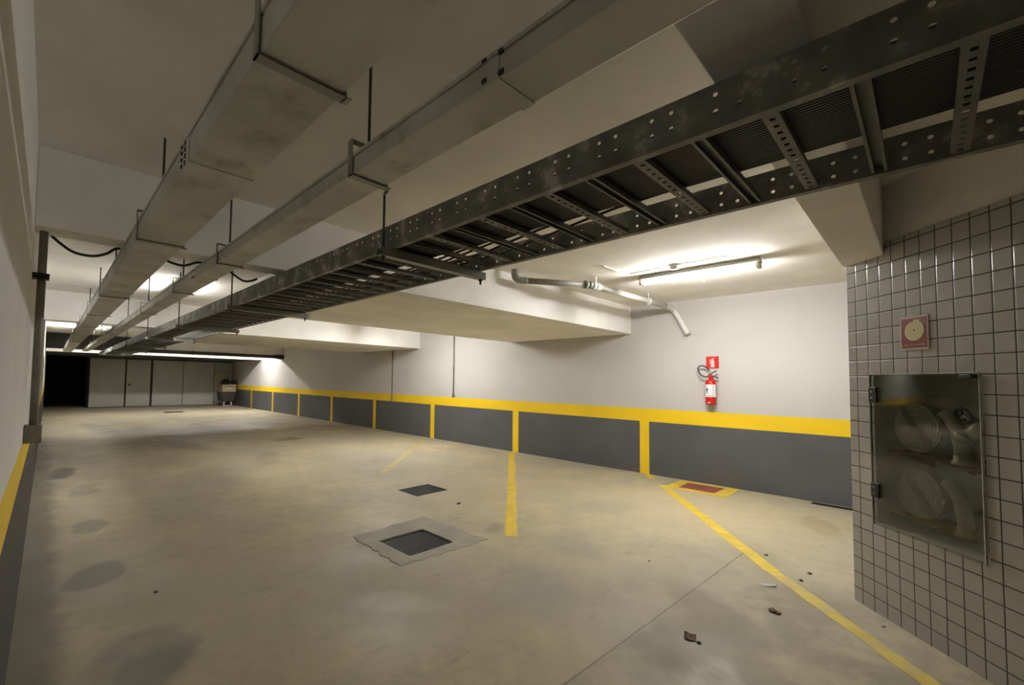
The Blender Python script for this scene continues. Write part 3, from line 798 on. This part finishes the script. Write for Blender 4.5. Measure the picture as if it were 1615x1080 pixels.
more_dim(.70, 15.0, 0, 'lit fluorescent lamp above the wide duct beyond the second beam')
more(6.2, 19.25, PI/2, 'lit fluorescent lamp behind the third beam next to the white wall')
more_dim(1.6, 19.25, PI/2, 'lit fluorescent lamp behind the third beam near the recess')
o = MB().tube(smooth([(5.345, 1.62, ZC), (5.345, 1.62, 2.66), (5.33, 1.62, 2.60), (5.305, 1.61, 2.565)], 4), .002, 6).build('loose_wire', 'black'); tag(o, 'short dark wire dangling below the lit lamp', 'wire')

t = thing('junction_box', 'small round grey box on the ceiling beside the lit lamp', 'junction box', (4.99, 1.80, ZC))
MB().lathe([(.05, 0), (.05, .02), (.042, .045), (.02, .05)], (4.99, 1.80, ZC), 18, axis=(0, 0, -1)).build('body', 'lamp_body', t)
MB().tube([(5.02, 2.30, ZC-.007), (4.99, 1.80, ZC-.007), (4.985, 1.30, ZC-.007)], .006, 8).build('surface_wire', 'lamp_body', t)
o = MB().box(4.49, 2.34, ZC-.012, 4.92, 2.352, ZC).build('cable_cover', 'pvc'); tag(o, 'thin white cable cover strip on ceiling by the drain pipe', 'cable cover')

# ------------------------------------------------------------------ floor drains
def drain(h, label, grp, bars_y=True, n=18):
    x0, y0, x1, y1 = h
    t = thing('floor_drain', label, 'drain', ((x0+x1)/2, (y0+y1)/2, -.1), 0, grp)
    MB().box(x0-.0, y0, -.119, x1, y1, -.112).build('pit', 'pit', t)
    e = .0015; w = .016
    MB().box(x0+e, y0+e, -.05, x0+w, y1-e, -.004).box(x1-w, y0+e, -.05, x1-e, y1-e, -.004).box(x0+w, y0+e, -.05, x1-w, y0+w, -.004).box(x0+w, y1-w, -.05, x1-w, y1-e, -.004).build('frame', 'grate', t)
    mb = MB()
    ny = n; nx = max(3, int(n*(x1-x0)/(y1-y0)/1.0)) if (x1-x0) > .2 else 3
    for i in range(1, ny):
        y = y0+w+(y1-y0-2*w)*i/ny
        mb.box(x0+w, y-.005, -.03, x1-w, y+.005, -.008)
    for i in range(1, nx):
        x = x0+w+(x1-x0-2*w)*i/nx
        mb.box(x-.003, y0+w, -.028, x+.003, y1-w, -.009)
    mb.build('grating', 'grate', t)
    return t
drain(holes[0], 'square dark floor drain grate set in the concrete patch', 'floor drain grates')
drain(holes[1], 'square dark floor drain grate beyond the patched one', 'floor drain grates', n=16)
drain(holes[2], 'narrow black trench grate at the foot of the wall by the tiled column', 'floor drain grates', n=26)
drain(holes[3], 'distant dark floor drain grate before the cream panels', 'floor drain grates', n=8)
# repaired concrete around the first drain: four irregular strips
def ragged(p0, p1, n=14, amp=.02):
    p0, p1 = Vector(p0), Vector(p1); d = (p1-p0); nn = Vector((-d.y, d.x)).normalized()
    return [p0 + d*(i/n) + nn*random.uniform(-amp, amp) for i in range(n)]
outer = ragged((2.10, 2.78), (3.06, 2.72)) + ragged((3.06, 2.72), (3.04, 3.62)) + ragged((3.04, 3.62), (2.13, 3.56)) + ragged((2.13, 3.56), (2.10, 2.78))
h = holes[0]; cc = Vector((2.525, 3.1))
inner = []
for p in outer:
    d = p-cc; s = min((h[2]-cc.x)/abs(d.x) if d.x else 9, (h[3]-cc.y)/abs(d.y) if d.y else 9)
    inner.append(cc+d*s)
mb = MB(); n = len(outer)
for i in range(n):
    j = (i+1) % n
    mb.quad((*outer[i], .0005), (*outer[j], .0005), (*(outer[j]*.985+cc*.015), .005), (*(outer[i]*.985+cc*.015), .005))
    mb.quad((*(outer[i]*.985+cc*.015), .005), (*(outer[j]*.985+cc*.015), .005), (*inner[j], .003), (*inner[i], .003))
struct(mb.build('floor_patch', 'collar'), 'greyish repaired concrete patch around the first drain', 'floor patch')

# painted floor lines
def strip_line(pts, w, m, label, jag=.006):
    mb = MB(); L = []; n = 24
    a, b2 = Vector(pts[0]), Vector(pts[1]); d = (b2-a); q = Vector((-d.y, d.x)).normalized()
    for i in range(n+1):
        p = a+d*i/n
        L.append((p+q*(w/2+random.uniform(-jag, jag)), p-q*(w/2+random.uniform(-jag, jag))))
    for i in range(n):
        mb.quad((*L[i][0], .0022), (*L[i+1][0], .0022), (*L[i+1][1], .0022), (*L[i][1], .0022))
        for s in (0, 1): mb.quad((*L[i][s], 0), (*L[i+1][s], 0), (*L[i+1][s], .0022), (*L[i][s], .0022))
    return struct(mb.build('floor_marking', m), label, 'floor line')
strip_line([(6.62, 2.57), (4.28, .84)], .115, 'paint_floor', 'long yellow painted bay line running from the wall toward the tiled column')
strip_line([(4.28, .84), (2.75, -.42)], .10, 'paint_worn', 'worn end of the long yellow line beside the tiled column', .007)
strip_line([(7.2, 5.77), (3.28, 2.63)], .115, 'paint_floor', 'straight yellow bay line ending near the patched drain')
strip_line([(7.0, 8.33), (3.85, 5.62)], .11, 'paint_faded', 'faded yellow bay line farthest along the floor', .02)
strip_line([(7.18, 3.0), (6.93, 2.83)], .10, 'paint_floor', 'short yellow paint dab at the foot of a wall post', .015)
mb = MB()
O = [(7.20, 2.53), (7.23, 1.77), (6.545, 1.76), (6.53, 2.52)]; I = [(7.08, 2.385), (7.115, 1.925), (6.69, 1.935), (6.67, 2.38)]
for i in range(4):
    j = (i+1) % 4; mb.quad((*O[i], .003), (*O[j], .003), (*I[j], .003), (*I[i], .003), 0)
    mb.quad((*O[i], 0), (*O[j], 0), (*O[j], .003), (*O[i], .003), 0)
mb.quad(*[(*p, .003) for p in I], 1)
struct(mb.build('floor_marking', ['paint_floor', 'paint_red']), 'red painted floor square with a yellow border below the extinguisher', 'floor marking')

# ------------------------------------------------------------------ far end: cream panels, door, dark header, added board
def panel(x0, x1, label):
    o = MB().box(x0+.012, YE, .03, x1-.012, YE+.05, 2.19).build('partition_panel', 'panel', bevel=.004)
    return struct(o, label, 'panel')
p = panel(1.36, 2.64, 'cream partition panel beside the dark recess')
MB().box(1.40, YE-.012, 1.97, 1.93, YE, 2.16).build('frame', 'panel', p)
panel(3.70, 4.98, 'cream partition panel right after the door')
panel(4.98, 6.40, 'cream partition panel second after the door')
panel(6.40, XR, 'cream partition panel behind the loaded cart')
dr = struct(MB().box(2.70, YE+.012, .03, 3.62, YE+.05, 2.18).build('door_1', 'panel', bevel=.004), 'cream flush door with a dark knob among the partition panels', 'door')
MB().lathe([(.02, 0), (.02, .02), (.04, .03), (.045, .05), (.03, .065)], (2.80, YE+.012, 1.03), 14, axis=(0, -1, 0)).build('door_knob', 'black', dr)
struct(MB().box(1.36, YE+.05, 0, XR, YE+.08, 2.255).build('wall_partition', 'darkwall_and_shade'), 'dark backing behind the gaps of the cream panels', 'wall')
struct(MB().box(XL, 20.33, 2.243, XR, YE-.06, 2.2548).build('ceiling_shade', 'darkwall_and_shade'), 'dark sheet added as the shade under the low far slab', 'ceiling shade')  # added dark sheet: the unlit slab underside put into colour
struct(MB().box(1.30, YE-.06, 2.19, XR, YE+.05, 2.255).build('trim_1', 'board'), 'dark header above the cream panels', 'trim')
jb = thing('added_dark_board', 'dark board added to darken the third beam where both ducts and the tray end', 'board', (1.2, 17.97, 2.26))  # added board that makes this stretch of the beam face dark
MB().box(XL+.002, 17.94, 2.26, 2.45, 17.998, 2.735).build('added_backing', 'board', jb)
MB().box(2.02, 17.86, 2.27, 2.38, 17.94, 2.6).build('added_box', 'board', jb)

# loaded cart in the far corner
ct = thing('utility_cart', 'dark two-legged utility cart in the far corner by the wall', 'cart', (6.72, 23.7, 0))
mb = MB()
prof = [(-.30, .30), (-.24, .24), (.24, .24), (.30, .32), (.36, .72), (-.36, .72)]
mb.prism([(6.74+a, b2) for a, b2 in prof], 'y', 23.35, 24.05); mb.build('tub', 'cartdark', ct, bevel=.02)
for s in (-1, 1):
    MB().tube([(6.74+s*.20, 23.42, .02), (6.74+s*.14, 23.42, .30)], .028, 10).build('leg', 'whitemetal', ct)
    w = MB().lathe([(.03, 0), (.09, .005), (.10, .02), (.09, .035), (.03, .04)], (6.74+s*.30, 23.75, .10), 18, axis=(1, 0, 0)).build('wheel', 'black', ct)
MB().tube([(6.56, 23.42, .03), (6.92, 23.42, .03)], .022, 10).build('foot_bar', 'whitemetal', ct)
bx = thing('cardboard_box', 'tan cardboard box on top of the dark cart', 'box', (6.76, 23.7, .72))
MB().box(6.46, 23.36, .723, 7.10, 24.0, 1.08).build('carton', 'card', bx)
mb = MB(); mb.quad((6.46, 23.355, 1.08), (7.10, 23.355, 1.08), (7.10, 23.28, .99), (6.46, 23.28, .99)); mb.quad((6.46, 23.358, 1.083), (7.10, 23.358, 1.083), (7.10, 23.284, .993), (6.46, 23.284, .993))
mb.build('flap', 'card', bx)
MB().tube(smooth([(6.66, 23.34, .90), (6.78, 23.325, .84), (6.92, 23.34, .92)], 5), .014, 8).build('strap', 'whitemetal', bx)
mb = MB()
prev = random.getstate(); random.seed(3)
rings = []
for i, (r, z) in enumerate([(.18, 1.085), (.22, 1.12), (.21, 1.20), (.15, 1.28), (.05, 1.34)]):
    rings.append((r, z))
mb.lathe([(r, z-1.085) for r, z in rings], (6.66, 23.62, 1.085), 12)
mb.v = [(x+random.uniform(-.02, .02), y+random.uniform(-.02, .02), z+(random.uniform(-.015, .015) if z > 1.09 else 0)) for x, y, z in mb.v]
random.setstate(prev)
o = mb.build('rubbish_bag', 'black'); tag(o, 'crumpled black bag on the cardboard box', 'bag')
o = MB().lathe([(.07, 0), (.10, .04), (.108, .12), (.09, .19), (.03, .22)], (7.03, 23.6, 1.085), 16).build('helmet', 'cartdark'); tag(o, 'round black helmet-shaped bundle beside the bag on the box', 'bundle')
mx = Matrix.Translation((6.60, 23.93, 1.38)) @ Matrix.Rotation(.12, 4, 'Y')
o = MB().box(-.38, -.02, -.24, .36, .02, .26, 0, mx).build('board', 'olive'); tag(o, 'tilted olive board leaning behind the black bag', 'board')
o = MB().tube([(7.18, 23.5, .02), (7.20, 23.55, 1.35)], .016, 8).build('broom_handle', 'leaf'); tag(o, 'thin brown stick leaning in the corner beside the cart', 'stick')

# ------------------------------------------------------------------ grit and scraps on the floor
def blob(name, m, x, y, s, label, cat, flat=.5):
    bm = bmesh.new(); bmesh.ops.create_icosphere(bm, subdivisions=2, radius=s)
    for v in bm.verts:
        v.co *= random.uniform(.7, 1.25); v.co.z = max(-s*.3, v.co.z*flat)
    me = bpy.data.meshes.new(name); bm.to_mesh(me); bm.free(); me.materials.append(M[m])
    o = bpy.data.objects.new(name, me); COL.objects.link(o); o.location = (x, y, s*.3); return tag(o, label, cat)
blob('pebble', 'stone', 4.63, .949, .014, 'dark grit lump where the joint meets the yellow line', 'grit')
blob('pebble', 'stone', 4.244, .66, .014, 'dark grit lump beside the worn yellow line near the tiles', 'grit')
blob('pebble', 'stone', 4.45, .64, .016, 'dark grit lump between yellow line and column', 'grit')
blob('pebble', 'stone', .60, 3.49, .012, 'single dark pebble on the open floor near the round stains', 'grit')
blob('pebble', 'stone', 2.78, .889, .013, 'dark pebble touching the dry leaf', 'grit')
blob('pebble', 'stone', 3.83, .207, .008, 'tiny dark pebble at the foot of the tiled column', 'grit')
blob('pebble', 'stone', 3.72, 1.55, .009, 'tiny dark pebble on the pale floor past the joint', 'grit')
def scrap(name, m, x, y, w, l, rz, label, cat):
    mb = MB(); n = 5
    g = [[(x + math.cos(rz)*(u-.5)*l*(1-.5*abs(v-.5)) - math.sin(rz)*(v-.5)*w, y + math.sin(rz)*(u-.5)*l*(1-.5*abs(v-.5)) + math.cos(rz)*(v-.5)*w, .003+.012*abs(math.sin(u*5+v*3))*min(1, 2*(u+v)/2)) for v in [i/n for i in range(n+1)]] for u in [i/n for i in range(n+1)]]
    for i in range(n):
        for j in range(n): mb.quad(g[i][j], g[i+1][j], g[i+1][j+1], g[i][j+1])
    o = mb.build(name, m); return tag(o, label, cat)
scrap('paper_scrap', 'paper', 3.95, .80, .035, .10, -.9, 'torn white paper scrap on the floor near the yellow line', 'paper scrap')
scrap('dry_leaf', 'leaf', 2.80, .94, .06, .08, .3, 'curled brown dry leaf on the floor before the column', 'leaf')
scrap('dry_leaf', 'leaf', 3.53, .686, .05, .07, 1.3, 'small brown crumpled leaf next to the long yellow line', 'leaf')
scrap('dry_leaf', 'stone', 3.66, 3.72, .03, .07, .2, 'dark scrap on the floor between the two drains', 'scrap')

# ------------------------------------------------------------------ world, camera, colour
w = bpy.data.worlds.new('World'); S.world = w; w.use_nodes = True
w.node_tree.nodes['Background'].inputs[0].default_value = (.02, .02, .02, 1)
w.node_tree.nodes['Background'].inputs[1].default_value = .3

F, YAW, PIT, ROL = 688.88, .731670, .0436281, .0159439
fw = Vector((math.sin(YAW)*math.cos(PIT), math.cos(YAW)*math.cos(PIT), math.sin(PIT)))
r0 = Vector((math.cos(YAW), -math.sin(YAW), 0)); u0 = r0.cross(fw)
c, s = math.cos(ROL), math.sin(ROL)
rv, uv = c*r0 + s*u0, -s*r0 + c*u0
cam = bpy.data.cameras.new('Camera'); co = bpy.data.objects.new('Camera', cam); COL.objects.link(co)
cam.sensor_fit = 'HORIZONTAL'; cam.sensor_width = 36; cam.lens = F/1615*36
cam.shift_x = 112.38/1615; cam.shift_y = 29.84/1615
cam.clip_start = .01; cam.clip_end = 100
mw = Matrix((( rv.x, uv.x, -fw.x, 0), (rv.y, uv.y, -fw.y, 0), (rv.z, uv.z, -fw.z, 1.45), (0, 0, 0, 1)))
co.matrix_world = mw
S.camera = co

S.view_settings.view_transform = 'Standard'; S.view_settings.look = 'None'
S.view_settings.gamma = 1; S.view_settings.use_curve_mapping = False
S.view_settings.exposure = 1.62
try:
    S.cycles.use_denoising = True
    S.cycles.diffuse_bounces = 7; S.cycles.max_bounces = 14; S.cycles.transparent_max_bounces = 12
    S.cycles.caustics_reflective = False; S.cycles.caustics_refractive = False
    S.cycles.sample_clamp_indirect = 6
except Exception: pass
for o in bpy.data.objects:
    if '_local' in o: del o['_local']
